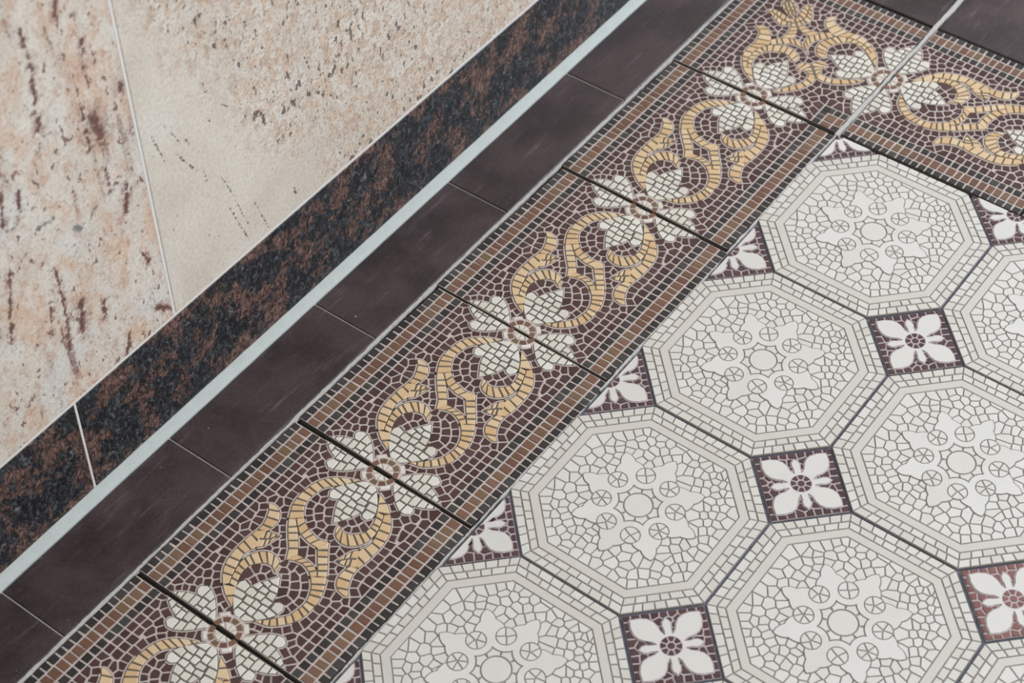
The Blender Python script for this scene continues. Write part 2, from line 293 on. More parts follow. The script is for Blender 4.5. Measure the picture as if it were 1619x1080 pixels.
def strip_cells(pairs, n, rows, gap):
    at, length = rails(pairs, n); out = []
    for r in range(rows):
        cuts = [0.0] + [(i + jit(0.16) + (0.5 * (r % 2) if rows > 1 else 0)) / n for i in range(1, n)] + [1.0]
        for i in range(n):
            t0, t1 = cuts[i], cuts[i + 1]; e = gap / 2 / length
            if i > 0: t0 += e
            if i < n - 1: t1 -= e
            q = [at(t0 + (t1 - t0) * k / 3) for k in range(4)]; A = []; B = []
            for a, b, c, d in q:
                w = max(1e-6, math.hypot(c - a, d - b)); g = min(0.3, gap / 2 / w)
                f0 = r / rows + (g if r else g * 0.4); f1 = (r + 1) / rows - (g if r < rows - 1 else g * 0.4)
                A.append((a + (c - a) * f0, b + (d - b) * f0)); B.append((a + (c - a) * f1, b + (d - b) * f1))
            P = clean(A + B[::-1])
            if len(P) >= 3 and abs(area2(P)) > 0.00006: out.append(ccw(P))
    return out

# ------------------------------------------------------------------ the flower of the border tiles
PETAL = [(0.080, 0.026), (0.097, 0.046), (0.120, 0.070), (0.150, 0.096), (0.185, 0.115), (0.214, 0.119), (0.237, 0.104), (0.236, 0.084),
         (0.217, 0.061), (0.238, 0.055), (0.265, 0.044), (0.295, 0.025), (0.332, 0.0)]
PETAL = PETAL + [(x, -y) for x, y in PETAL[-2::-1]]
def petal_seeds():
    out = []
    for x, ys in ((0.098, (-0.022, 0.022)), (0.135, (-0.056, -0.018, 0.022, 0.06)), (0.172, (-0.088, -0.05, -0.012, 0.03, 0.078)), (0.208, (-0.092, -0.04, 0.002, 0.044, 0.095)),
                  (0.243, (-0.036, 0.008, 0.042)), (0.278, (-0.018, 0.02)), (0.305, (0.0,))):
        for y in ys: out.append((x + jit(0.007), y + jit(0.006)))
    return out
RING = (0.048, 0.071)
def flower_half(mb_white, mb_ring, cx, cy, ang, cut):
    """half a flower about (cx, cy) opening along ang; cut = (ox, oy, nx, ny) is the tile's edge. Returns the outlines."""
    shapes = []
    for k in (-1, 0, 1):
        a = ang + k * math.pi / 2
        P = rot([(cx + x, cy + y) for x, y in PETAL], a, cx, cy)
        Pc = clip(ccw(P), *cut) if k else ccw(P)
        shapes.append(Pc)
        sd = rot([(cx + x, cy + y) for x, y in petal_seeds()], a, cx, cy)
        if k:   # let the seam cut the middle row as the photograph's tile does
            sd = [q for q in sd if (q[0] - cut[0]) * cut[2] + (q[1] - cut[1]) * cut[3] < 0.012]
        edge = (cut[0] + cut[2] * 0.003, cut[1] + cut[3] * 0.003, cut[2], cut[3])
        mb_white.prism(clip(offset(Pc, 0.008), *edge), Z_BODY, Z_RIMPLATE, 1)
        mb_white.prism(clip(offset(Pc, 0.003), *edge), Z_BODY, Z_PLATE, 2)
        for i, C in voronoi(sd, Pc, 0.0058, 0.13, [(math.cos(a), math.sin(a))] * len(sd)): mb_white.prism(C, Z_PLATE - 0.0001, Z_MOTIF, 0, 0.0028)
    D = clip(ccw(arc(cx, cy, 0.084, 0, 2 * math.pi, 40)[:-1]), *cut); shapes.append(D)
    mb_white.prism(D, Z_BODY, Z_PLATE + 0.00001, 1)
    I = clip(ccw(arc(cx, cy, 0.043, 0, 2 * math.pi, 28)[:-1]), *cut)
    sd = [(cx + 0.027 * math.cos(ang + b), cy + 0.027 * math.sin(ang + b)) for b in (-1.25, -0.4, 0.45, 1.2)]
    for i, C in voronoi(sd, I, 0.007): mb_white.prism(C, Z_PLATE - 0.0001, Z_MOTIF, 0, 0.002)
    n = 5
    for i in range(n):
        b0 = ang - math.pi / 2 + math.pi * i / n + (0.06 if i else 0.02); b1 = ang - math.pi / 2 + math.pi * (i + 1) / n - (0.06 if i < n - 1 else 0.02)
        Q = arc(cx, cy, RING[1], b0, b1, 5) + arc(cx, cy, RING[0], b1, b0, 5)
        mb_ring.prism(Q, Z_PLATE - 0.0001, Z_MOTIF, 0, 0.0015)
    # the small white pieces that close the ring between the petals
    for b in (-math.pi / 4, math.pi / 4):
        Q = arc(cx, cy, 0.076, ang + b - 0.30, ang + b + 0.30, 4) + arc(cx, cy, 0.093, ang + b + 0.20, ang + b - 0.20, 2)
        mb_white.prism(offset(Q, 0.006), Z_BODY, Z_RIMPLATE + 0.00002, 1)
        mb_white.prism(Q, Z_PLATE - 0.0001, Z_MOTIF, 0, 0.002); shapes.append(Q)
    return shapes

BAND = ((0.004, 0.044, 1), (0.051, 0.104, 2), (0.111, 0.150, 1))     # charcoal, tan, charcoal rows from the tile's edge
BW = 0.154
def band_cells(mb_b, mb_t, length, fr, x0=0.010, n=23):
    """three rows of square tesserae; fr maps (along, in from the edge) to the tile"""
    for lo, hi, k in BAND:
        w = (length - x0 * 2) / n; cut = [x0] + [x0 + w * i + jit(w * 0.13) for i in range(1, n)] + [length - x0]
        for i in range(n):
            a, b = cut[i] + 0.0035, cut[i + 1] - 0.0035; s1, s2 = jit(0.003), jit(0.003)
            P = [fr(a, lo + jit(0.001)), fr(b, lo + jit(0.001)), fr(b + s1, hi + jit(0.001)), fr(a + s2, hi + jit(0.001))]
            (mb_b if k == 1 else mb_t).prism(P, Z_BODY - 0.0001, Z_FIELD + jit(0.00004), 0, 0.003)

def field_seeds(shapes, dom_ok, rows=(), pitch=0.043):
    """seeds in rows that follow the outlines, then rows along the bands, then the rest"""
    seeds = []; dirs = []; grid = {}
    boxes = [(min(p[0] for p in P), max(p[0] for p in P), min(p[1] for p in P), max(p[1] for p in P)) for P in shapes]
    def clear(x, y, d):
        for P, (x0, x1, y0, y1) in zip(shapes, boxes):
            if x0 - d < x < x1 + d and y0 - d < y < y1 + d and (inside(P, x, y) or dist(P, x, y) < d): return False
        return True
    def add(x, y, sep, n=None):
        if not dom_ok(x, y): return
        gx, gy = int(x // 0.05), int(y // 0.05)
        for a in (-1, 0, 1):
            for b in (-1, 0, 1):
                for q in grid.get((gx + a, gy + b), []):
                    if (q[0] - x) ** 2 + (q[1] - y) ** 2 < sep * sep: return
        seeds.append((x, y)); dirs.append(n); grid.setdefault((gx, gy), []).append((x, y))
    for ring, (d, sep) in enumerate(((0.021, 0.037), (0.021, 0.026))):
        for P in shapes:
            Q = offset(P, d); t = random.random() * pitch * 0.5
            for i in range(len(Q)):
                a, b = Q[i - 1], Q[i]; L = math.hypot(b[0] - a[0], b[1] - a[1])
                while t < L:
                    x, y = a[0] + (b[0] - a[0]) * t / L, a[1] + (b[1] - a[1]) * t / L
                    if clear(x, y, d * (0.86 if ring == 0 else 0.55)): add(x, y, sep, ((b[1] - a[1]) / L, -(b[0] - a[0]) / L))
                    t += pitch * (0.93 + jit(0.06)) if ring == 0 else 0.012
                t -= L
    for x, y, n in rows:
        if clear(x, y, 0.014): add(x + jit(0.005) * abs(n[1]), y + jit(0.005) * abs(n[0]), 0.033, n)
    for P in shapes:
        Q = offset(P, 0.062)
        for i in range(len(Q)):
            a, b = Q[i - 1], Q[i]; L = math.hypot(b[0] - a[0], b[1] - a[1]); m = max(1, int(L / 0.02))
            for k in range(m):
                x, y = a[0] + (b[0] - a[0]) * k / m, a[1] + (b[1] - a[1]) * k / m
                if clear(x, y, 0.05): add(x, y, 0.039, ((b[1] - a[1]) / L, -(b[0] - a[0]) / L))
    for k in range(9000):
        x, y = random.random(), random.random()
        if clear(x, y, 0.012): add(x, y, 0.036)
    return seeds, dirs

def scroll_mesh(strips, parent, name='scroll'):
    mb = MB(); outl = []
    for nm, n, rows, pairs in strips:
        O = ccw(strip_outline(pairs, n)); outl.append(O)
        mb.prism(offset(O, 0.0075), Z_BODY, Z_RIMPLATE, 1); mb.prism(offset(O, 0.0015), Z_BODY, Z_PLATE, 2)
        for C in strip_cells(pairs, n, rows, 0.0068): mb.prism(C, Z_PLATE - 0.0001, Z_MOTIF + jit(0.00004), 0, 0.0028)
    o = mb.build(name, [M_OCHRE, G_PALE, G_DARK], parent); o['label'] = 'ochre yellow leaf scroll'
    return outl
def tile_body(parent, P, mats, z=Z_BODY, th=None):
    mb = MB(); mb.prism(P, th or TH, z, len(mats) - 1, 0.003, True); mb.mi[-2] = 0
    return mb.build('tile_body', mats, parent)
SQ = [(0.0075, 0.006), (0.9925, 0.006), (0.9925, 0.994), (0.0075, 0.994)]

def border_tile(label):
    t = thing('mosaic_border_tile', label, 'tile', group='scroll border tiles')
    tile_body(t, SQ, [G_PALE, M_SHADED])
    hooks = HOOK + [(n, c, r, [(1.010 - a, 0.990 - b, 1.010 - x, 0.990 - y) for a, b, x, y in L]) for n, c, r, L in HOOK]
    shapes = scroll_mesh(SCROLL + hooks, t)
    for cx, ang, cut in ((0.0, 0.0, (0.011, 0, -1, 0)), (1.0, math.pi, (0.989, 0, 1, 0))):
        w = MB(); r = MB(); shapes += flower_half(w, r, cx, 0.495, ang, cut)
        o = w.build('half_flower', [M_WHITE, G_PALE, G_DARK], t); o['label'] = 'white petalled half flower'
        r.build('flower_ring', [M_TAN], o)
    fr = (lambda a, d: (a, d)), (lambda a, d: (a, 1 - d))
    for f in fr:
        b, tn = MB(), MB(); band_cells(b, tn, 1.0, f)
        o = b.build('border_band', [M_BLACK], t); tn.build('tan_row', [M_TAN], o)
    lo, hi = BW + 0.003, 1 - BW - 0.003
    rows = [(0.02 + 0.0435 * i, y, (0, 1)) for y in (lo + 0.018, hi - 0.018, lo + 0.056, hi - 0.056) for i in range(23)]
    sd, dr = field_seeds(shapes, lambda x, y: 0.012 < x < 0.988 and lo + 0.012 < y < hi - 0.012, rows)
    mb = MB()
    for i, C in voronoi(sd, [(0.013, lo), (0.987, lo), (0.987, hi), (0.013, hi)], 0.0072, 0.13, dr): mb.prism(C, Z_BODY - 0.0001, Z_FIELD + jit(0.00004), 0, 0.0028)
    o = mb.build('mosaic_field', [M_FIELD], t); o['label'] = 'dark brown tesserae'
    return t

def corner_tile(label):
    t = thing('mosaic_corner_tile', label, 'tile')
    tile_body(t, SQ, [G_PALE, M_SHADED])
    half = []
    for n, c, r, L in CORNER:
        q = []
        for a, b, x, y in L:
            e = []
            for px, py in ((a, b), (x, y)):
                if py < px + 0.008: m = (px + py) / 2; px, py = m - 0.003, m + 0.003
                e += [px, py]
            q.append(tuple(e))
        half.append((n, c, r, q))
    strips = half + [(n, c, r, [(b, a, y, x) for a, b, x, y in L]) for n, c, r, L in half]
    shapes = scroll_mesh(strips, t)
    for cx, cy, ang, cut in ((0.0, 0.495, 0.0, (0.011, 0, -1, 0)), (0.495, 0.0, math.pi / 2, (0, 0.007, 0, -1))):
        w = MB(); r = MB(); shapes += flower_half(w, r, cx, cy, ang, cut)
        o = w.build('half_flower', [M_WHITE, G_PALE, G_DARK], t); o['label'] = 'white petalled half flower'
        r.build('flower_ring', [M_TAN], o)
    for side in range(3):
        b, tn = MB(), MB()
        if side < 2:
            f = ((lambda a, d: (a, 1 - d)), (lambda a, d: (1 - d, a)))[side]
            for lo, hi, k in BAND:
                L = 1 - lo if side == 0 else 1 - hi - 0.007
                x_ = 0.011 if side == 0 else 0.006
                m = round(L * 23); w_ = (L - x_) / m
                for i in range(m):
                    x0, x1 = x_ + w_ * i + 0.0035, x_ + w_ * (i + 1) - 0.0035
                    (b if k == 1 else tn).prism([f(x0, lo), f(x1, lo), f(x1, hi), f(x0, hi)], Z_BODY - 0.0001, Z_FIELD + jit(0.00004), 0, 0.003)
        else:     # the little square at the inner corner where the two inner bands meet
            for lo, hi, k in BAND:
                for i in range(4):
                    x0, x1 = 0.012 + i * 0.0375, 0.012 + (i + 1) * 0.0375 - 0.006
                    if x0 > lo - 0.01: continue
                    (b if k == 1 else tn).prism([(x0, lo), (min(x1, lo), lo), (min(x1, lo), hi), (x0, hi)], Z_BODY - 0.0001, Z_FIELD, 0, 0.0025)
                    (b if k == 1 else tn).prism([(lo, x0), (lo, min(x1, lo)), (hi, min(x1, lo)), (hi, x0)], Z_BODY - 0.0001, Z_FIELD, 0, 0.0025)
                (b if k == 1 else tn).prism([(lo + 0.008 * (lo < 0.01), lo), (hi, lo), (hi, hi), (lo + 0.008 * (lo < 0.01), hi)], Z_BODY - 0.0001, Z_FIELD, 0, 0.003)
        o = b.build('border_band', [M_BLACK], t); tn.build('tan_row', [M_TAN], o)
    hi = 1 - BW - 0.003
    ok = lambda x, y: 0.012 < x < hi - 0.012 and 0.012 < y < hi - 0.012 and not (x < BW + 0.02 and y < BW + 0.02)
    rows = [(0.02 + 0.0435 * i, hi - d, (0, 1)) for d in (0.018, 0.056, 0.094, 0.132) for i in range(20)]
    rows += [(y, x, (1, 0)) for x, y, n in rows]
    sd, dr = field_seeds(shapes, ok, rows)
    mb = MB()
    for i, C in voronoi(sd, [(0.013, 0.008), (hi, 0.008), (hi, hi), (0.013, hi)], 0.0072, 0.13, dr):
        e = BW + 0.003
        if sd[i][0] > sd[i][1]: C2 = clip(C, e, 0, -1, 0) if min(p[0] for p in C) < e and min(p[1] for p in C) < e else C
        else: C2 = clip(C, 0, e, 0, -1) if min(p[0] for p in C) < e and min(p[1] for p in C) < e else C
        mb.prism(C2, Z_BODY - 0.0001, Z_FIELD + jit(0.00004), 0, 0.0028)
    o = mb.build('mosaic_field', [M_FIELD], t); o['label'] = 'dark brown tesserae'
    return t

# ------------------------------------------------------------------ octagon tiles
def octagon(ap):
    """octagon with faces ap from the centre on the axes; the slanted faces keep the same distance inwards"""
    d = 0.5 - ap; dg = 0.75 / math.sqrt(2) - d
    k = dg * math.sqrt(2) - ap
    return [(ap, -k), (ap, k), (k, ap), (-k, ap), (-ap, k), (-ap, -k), (-k, -ap), (k, -ap)]
def octagon_tile(label):
    t = thing('octagonal_mosaic_tile', label, 'tile', group='cream octagonal tiles')
    tile_body(t, octagon(0.495), [G_GREY], th=TH2)
    mb = MB(); g = 0.0026
    for a0, a1, n in ((0.493, 0.456, 9), (0.455, 0.421, 8)):
        A, B = octagon(a0 - (g * 0.3 if a0 > 0.49 else g)), octagon(a1 + g)
        for s_ in range(8):
            p0, p1, q0, q1 = A[s_], A[(s_ + 1) % 8], B[s_], B[(s_ + 1) % 8]
            m = n if s_ % 2 == 0 else n - 2
            cut = [0.0] + [(i + jit(0.14)) / m for i in range(1, m)] + [1.0]
            for i in range(m):
                e = 0.0026 / math.hypot(p1[0] - p0[0], p1[1] - p0[1])
                u0, u1 = cut[i] + e, cut[i + 1] - e
                L = lambda a, b, f: (a[0] + (b[0] - a[0]) * f, a[1] + (b[1] - a[1]) * f)
                mb.prism([L(p0, p1, u0), L(p0, p1, u1), L(q0, q1, u1), L(q0, q1, u0)], Z_BODY - 0.0001, Z_FIELD, 0, 0.0012)
    A, B = octagon(0.421 - g), octagon(0.379 + g)
    b = len(mb.v)
    mb.v += [(x * S, y * S, Z_BODY) for x, y in A] + [(x * S, y * S, Z_FIELD) for x, y in offset(A, -0.0012)]
    mb.v += [(x * S, y * S, Z_FIELD) for x, y in offset(B, 0.0012)] + [(x * S, y * S, Z_BODY) for x, y in B]
    for r in range(3):
        for i in range(8): mb.f.append((b + r * 8 + i, b + r * 8 + (i + 1) % 8, b + r * 8 + 8 + (i + 1) % 8, b + r * 8 + 8 + i)); mb.mi.append(0)
    mb.build('octagon_rim', [M_RIM], t)
    # rosette: disc, cusped ring, eight trefoil points between eight small wheels
    ro = MB(); D2 = math.radians
    ro.prism(arc(0, 0, 0.2, 0, 2 * math.pi, 48)[:-1], Z_BODY, Z_FIELD + 0.00002, 1)
    Zr0, Zr1 = Z_FIELD - 0.0001, Z_FIELD + 0.00045
    ro.prism(arc(0, 0, 0.0595, 0, 2 * math.pi, 40)[:-1], Zr0, Zr1, 0, 0.0012)
    half = [(0.2035, 17.3), (0.2100, 16.2), (0.2170, 14.2), (0.2240, 12.0), (0.2310, 9.4), (0.2345, 7.6), (0.2440, 7.0), (0.2560, 5.9), (0.2690, 4.1), (0.2790, 2.0), (0.2860, 0.0)]
    outl = []
    for k in range(8):
        ax = D2(45 * k)
        cr = (0.16 * math.cos(ax + D2(22.5)), 0.16 * math.sin(ax + D2(22.5)))     # wheel after this point
        cl = (0.16 * math.cos(ax - D2(22.5)), 0.16 * math.sin(ax - D2(22.5)))
        up = [(r * math.cos(ax + D2(a)), r * math.sin(ax + D2(a))) for r, a in half]
        dn = [(r * math.cos(ax - D2(a)), r * math.sin(ax - D2(a))) for r, a in half]
        pts = dn + up[-2::-1]
        def sweep(c, p_from, r, a_to):
            a0 = math.atan2(p_from[1] - c[1], p_from[0] - c[0]); d = (a_to - a0 + math.pi) % (2 * math.pi) - math.pi
            return [(c[0] + r * math.cos(a0 + d * i / 8), c[1] + r * math.sin(a0 + d * i / 8)) for i in range(9)]
        inn_r = ax + D2(22.5) + math.pi; inn_l = ax - D2(22.5) + math.pi
        right = sweep(cr, up[0], 0.0445, inn_r)
        left = sweep(cl, dn[0], 0.0445, inn_l)
        cusp = (0.112 * math.cos(ax), 0.112 * math.sin(ax))
        ri = sweep(cr, cusp, 0.0715, inn_r); li = sweep(cl, cusp, 0.0715, inn_l)
        P = left[::-1] + pts[1:-1] + right + ri[::-1] + li[1:]
        ro.prism(P, Zr0, Zr1, 0)
        outl.append(pts)
        ro.prism(offset(pts, 0.0055), Z_BODY, Z_FIELD + 0.00004, 1)
        # wheel
        c = cr; ph = random.random() * 6.28; W = arc(c[0], c[1], 0.0398, 0, 2 * math.pi, 22)[:-1]
        ro.prism(arc(c[0], c[1], 0.0455, 0, 2 * math.pi, 24)[:-1], Z_BODY, Z_FIELD + 0.00006, 1)
        m = (4, 5, 6, 5, 4, 6, 5, 5)[k]
        sd = [(c[0] + 0.022 * math.cos(ph + 6.283 * i / m) + jit(0.004), c[1] + 0.022 * math.sin(ph + 6.283 * i / m) + jit(0.004)) for i in range(m)]
        for i, C in voronoi(sd, ccw(W), 0.0048): ro.prism(C, Zr0, Zr1, 0, 0.001)
        # pieces between the cusped ring and the disc
        s0, s1 = ax - D2(22.5) + 0.03, ax + D2(22.5) - 0.03
        lo_ = arc(0, 0, 0.0655, s0, s1, 6)
        cu = (0.106 * math.cos(ax), 0.106 * math.sin(ax))
        hi_ = [p for p in sweep(cr, cu, 0.0775, inn_r)][:8]; hl = [p for p in sweep(cl, cu, 0.0775, inn_l)][:8]
        ro.prism(lo_ + hi_[::-1] + hl[1:], Zr0, Zr1, 0, 0.001)
    o = ro.build('rosette', [M_CREAM, G_GREY], t); o['label'] = 'eight pointed cream rosette with small wheels'
    f = MB()
    hid = [(r * math.cos(6.2832 * q / m), r * math.sin(6.2832 * q / m)) for r, m in ((0.0, 1), (0.08, 7), (0.165, 14)) for q in range(m)]
    for i, C in voronoi(OCT_SEEDS + hid, octagon(0.379 - g * 0.8), 0.0050, 0.14):
        if i < len(OCT_SEEDS): f.prism(C, Z_BODY - 0.0001, Z_FIELD - 0.00002, 0, 0.0012)
    o = f.build('mosaic_field', [M_CREAM], t); o['label'] = 'crazed cream tesserae'
    return t

# ------------------------------------------------------------------ small dark square insets with a white flower
DC = 0.246
def inset_tile(label, mat, cuts=(), name='square_inset_tile', seed=3):
    rs = random.getstate(); random.seed(seed)
    cat = 'tile'
    t = thing(name, label, cat, group='dark flower insets')
    def cl(P):
        P = ccw(P)
        for c in cuts: P = clip(P, *c)
        return P
    e = DC - 0.006
    B = cl([(e, 0), (0, e), (-e, 0), (0, -e)]); tile_body(t, B, [G_PINK], th=TH2)
    petals = [(0.055, 0.026), (0.075, 0.029), (0.10, 0.043), (0.125, 0.049), (0.15, 0.045), (0.177, 0.028), (0.201, 0.0)]
    small = [(0.055, 0.014), (0.08, 0.0125), (0.10, 0.0165), (0.115, 0.014), (0.131, 0.0)]
    out = []
    for k in range(8):
        h = petals if k % 2 == 0 else small; a = k * math.pi / 4
        out += rot([(x, -y) for x, y in h] + [(x, y) for x, y in h[-2::-1]], a)
    O = cl(out)
    fl = MB(); fl.prism(cl(offset(out, 0.006)), Z_BODY, Z_RIMPLATE, 1); fl.prism(O, Z_BODY, Z_MOTIF, 0, 0.0)
    fo = fl.build('inset_flower', [M_CREAM, G_PINK], t); fo['label'] = 'white eight petalled flower'
    ce = MB(); C0 = cl(arc(0, 0, 0.047, 0, 2 * math.pi, 30)[:-1])
    if len(C0) >= 3:
        ce.prism(C0, Z_MOTIF - 0.0002, Z_MOTIF + 0.00005, 1)
        sd = [(0, 0)] + [(0.036 * math.cos(0.6 + i * math.pi / 4), 0.036 * math.sin(0.6 + i * math.pi / 4)) for i in range(8)]
        for i, C in voronoi(sd, cl(arc(0, 0, 0.044, 0, 2 * math.pi, 30)[:-1]), 0.0065, 0.1): ce.prism(C, Z_MOTIF - 0.0001, Z_MOTIF + 0.00035, 0, 0.0015)
        ce.build('flower_centre', [mat, G_PINK], fo)
    sd = []
    n = 8
    for s_ in range(4):
        a, b = rot([(e - 0.018, 0)], s_ * math.pi / 2)[0], rot([(e - 0.018, 0)], (s_ + 1) * math.pi / 2)[0]
        for i in range(n): sd.append((a[0] + (b[0] - a[0]) * i / n + jit(0.004), a[1] + (b[1] - a[1]) * i / n + jit(0.004)))
    k = 0
    while k < 1500:
        k += 1; x, y = jit(0.22), jit(0.22)
        if abs(x) + abs(y) < e - 0.055 and not inside(offset(out, 0.002), x, y) and math.hypot(x, y) > 0.06 and min(math.hypot(x - q[0], y - q[1]) for q in sd) > 0.031: sd.append((x, y))
    sd.append((0.0, 0.0))
    f = MB(); dom = cl([(e - 0.003, 0), (0, e - 0.003), (-e + 0.003, 0), (0, -e + 0.003)])
    for i, C in voronoi(sd, dom, 0.0075, 0.12): f.prism(C, Z_BODY - 0.0001, Z_FIELD, 0, 0.0025)
    o = f.build('mosaic_field', [mat], t); o['label'] = 'dark tesserae'
    random.setstate(rs)
    return t

# ================================================================== the place
def struct(o): o['kind'] = 'structure'; return o
def slab(name, poly, y0, y1, mats, e=0.004):
    """upright slab on an outline in (along the wall, height), face at y0, in module units, edges eased by e"""
    P = ccw(poly); n = len(P); Q = offset(P, -e); v = []; f = []
    for R, y in ((P, y1), (P, y0 + e), (Q, y0)): v += [(x * S, y * S, z * S) for x, z in R]
    for r in range(2):
        for i in range(n): f.append((r * n + i, r * n + (i + 1) % n, (r + 1) * n + (i + 1) % n, (r + 1) * n + i))
    f.append(tuple(2 * n + i for i in range(n))); f.append(tuple(range(n))[::-1])
    me = bpy.data.meshes.new(name); me.from_pydata(v, [], f); me.update()
    for m in mats: me.materials.append(m)
    o = bpy.data.objects.new(name, me); col.objects.link(o); return o

YW = 1.43
# ---- stone materials
def capsules(k, p, L, wob):
    out = None
    for a, b, c, d, w in L:
        v = k.n('ShaderNodeVectorMath', operation='SUBTRACT'); k.put(v.inputs[0], p); v.inputs[1].default_value = (a, 0, b)
        dx, dz = c - a, d - b; L2 = dx * dx + dz * dz + 1e-6
        t = k.n('ShaderNodeVectorMath', operation='DOT_PRODUCT'); k.put(t.inputs[0], v.outputs[0]); t.inputs[1].default_value = (dx / L2, 0, dz / L2)
        t = k.math('ADD', t.outputs['Value'], 0.0, clamp=True)
        s = k.n('ShaderNodeVectorMath', operation='SCALE'); s.inputs[0].default_value = (dx, 0, dz); k.put(s.inputs['Scale'], t)
        e = k.n('ShaderNodeVectorMath', operation='DISTANCE'); k.put(e.inputs[0], v.outputs[0]); k.put(e.inputs[1], s.outputs[0])
        m = k.step(k.math('ADD', e.outputs['Value'], wob), w * 1.15, w * 0.35)
        out = m if out is None else k.math('MAXIMUM', out, m)
    return out
def wall_coords(k):
    q = k.n('ShaderNodeVectorMath', operation='MULTIPLY'); k.put(q.inputs[0], k.pos()); q.inputs[1].default_value = (1 / S, 0.0, 1 / S)
    return q.outputs[0]
def pale_granite(name, left):
    k = NT(name, 0.42, 0.4); p = wall_coords(k)
    q = k.n('ShaderNodeVectorMath', operation='ADD'); k.put(q.inputs[0], p)
    dn = k.n('ShaderNodeTexNoise'); k.put(dn.inputs['Vector'], p); dn.inputs['Scale'].default_value = 30; dn.inputs['Detail'].default_value = 3
    ds = k.n('ShaderNodeVectorMath', operation='MULTIPLY_ADD'); k.put(ds.inputs[0], dn.outputs['Color']); ds.inputs[1].default_value = (0.05, 0, 0.05); ds.inputs[2].default_value = (-0.025, 0, -0.025)
    k.put(q.inputs[1], ds.outputs[0]); pd = q.outputs[0]
    n1 = k.noise(p, 2.2, 5, 0.6, 0.4); n2 = k.noise(k.mapping(p, (1, 1, 0.6), loc=(5, 0, 2)), 4.6, 5, 0.65)
    fine = k.noise(p, 60, 4, 0.7); mid = k.noise(k.mapping(p, (1, 1, 0.7), loc=(2, 0, 5)), 15, 5, 0.68)
    def cells(scale, stretch):     # one random grey per crystal
        nd = k.n('ShaderNodeTexVoronoi'); k.put(nd.inputs['Vector'], k.mapping(pd, (1, 1, stretch))); nd.inputs['Scale'].default_value = scale
        s_ = k.n('ShaderNodeSeparateColor'); k.put(s_.inputs[0], nd.outputs['Color']); return s_.outputs[0], s_.outputs[1]
    ca, cb = cells(34, 0.75)
    c = k.mix(k.step(n1, 0.35, 0.65), (0.485, 0.43, 0.365), (0.55, 0.50, 0.435))
    sep = k.n('ShaderNodeSeparateXYZ'); k.put(sep.inputs[0], p)
    M = lambda *a: k.math('MULTIPLY', *a)
    if left:
        c = k.mix(M(k.step(k.math('ADD', M(n2, 0.75), M(mid, 0.35)), 0.50, 0.64), 0.9), c, (0.50, 0.335, 0.23))
        c = k.mix(M(k.step(k.noise(k.mapping(p, loc=(1, 0, 9)), 3.4, 5), 0.50, 0.62), 0.75), c, (0.52, 0.50, 0.465))
        c = k.mix(M(k.step(ca, 0.45, 0.9), 0.35), c, (0.60, 0.55, 0.49))
        c = k.mix(M(M(k.step(cb, 0.6, 0.95), k.step(mid, 0.42, 0.62)), 0.65), c, (0.42, 0.27, 0.20))
        c = k.mix(M(k.step(k.noise(k.mapping(p, (1, 1, 0.5), loc=(3, 0, 4)), 9, 5, 0.7), 0.55, 0.68), 0.6), c, (0.36, 0.235, 0.19))
        g = k.step(mid, 0.40, 0.60)
    else:
        # sugary crystals up and to the right, a calm pale cloud beside the joint
        g = k.math('ADD', M(sep.outputs['X'], 0.62), M(sep.outputs['Z'], 0.34))
        g = k.step(k.math('ADD', k.math('ADD', g, M(n1, 0.55)), M(mid, 0.35)), 1.04, 1.26)
        c = k.mix(M(g, M(k.step(ca, 0.35, 0.85), 0.55)), c, (0.55, 0.48, 0.41))
        c = k.mix(M(g, M(k.step(cb, 0.45, 0.9), 0.65)), c, (0.47, 0.32, 0.215))
        c = k.mix(M(g, M(k.step(k.math('ADD', M(mid, 0.7), M(ca, 0.25)), 0.46, 0.64), 0.75)), c, (0.37, 0.265, 0.195))
        c = k.mix(M(g, M(k.step(n2, 0.50, 0.62), 0.4)), c, (0.50, 0.46, 0.42))
    c = k.mix(M(k.math('SUBTRACT', fine, 0.40), 0.30), c, (1, 1, 1), 'ADD')
    c = k.mix(M(M(k.step(fine, 0.53, 0.32), k.math('ADD', 0.25, M(g, 0.75))), 0.55), c, (0.24, 0.17, 0.13))
    # dark mineral specks, drawn out along the bed of the stone
    sp = k.noise(k.mapping(p, (1, 1, 0.6), rot=(0, 0.2, 0)), 33, 3, 0.62)
    dens = k.noise(k.mapping(p, loc=(7, 0, 1)), 3.4, 4, 0.6)
    th = k.math('ADD', sp, M(k.math('SUBTRACT', dens, 0.5), 0.42))
    th = k.math('ADD', th, M(k.math('SUBTRACT', g, 1.0), 0.10 if not left else 0.03))
    c = k.mix(M(k.step(th, 0.605, 0.645), 0.85), c, (0.075, 0.055, 0.048) if not left else (0.135, 0.065, 0.053))
    s2 = k.noise(k.mapping(p, (1, 1, 0.7), rot=(0, -0.3, 0), loc=(4, 0, 4)), 58, 2, 0.6)
    c = k.mix(M(k.step(k.math('ADD', s2, M(k.math('SUBTRACT', g, 1.0), 0.06)), 0.635, 0.675), 0.75), c, (0.10, 0.085, 0.08))
    wob = M(k.math('SUBTRACT', k.noise(p, 26, 5, 0.75), 0.5), 0.10)
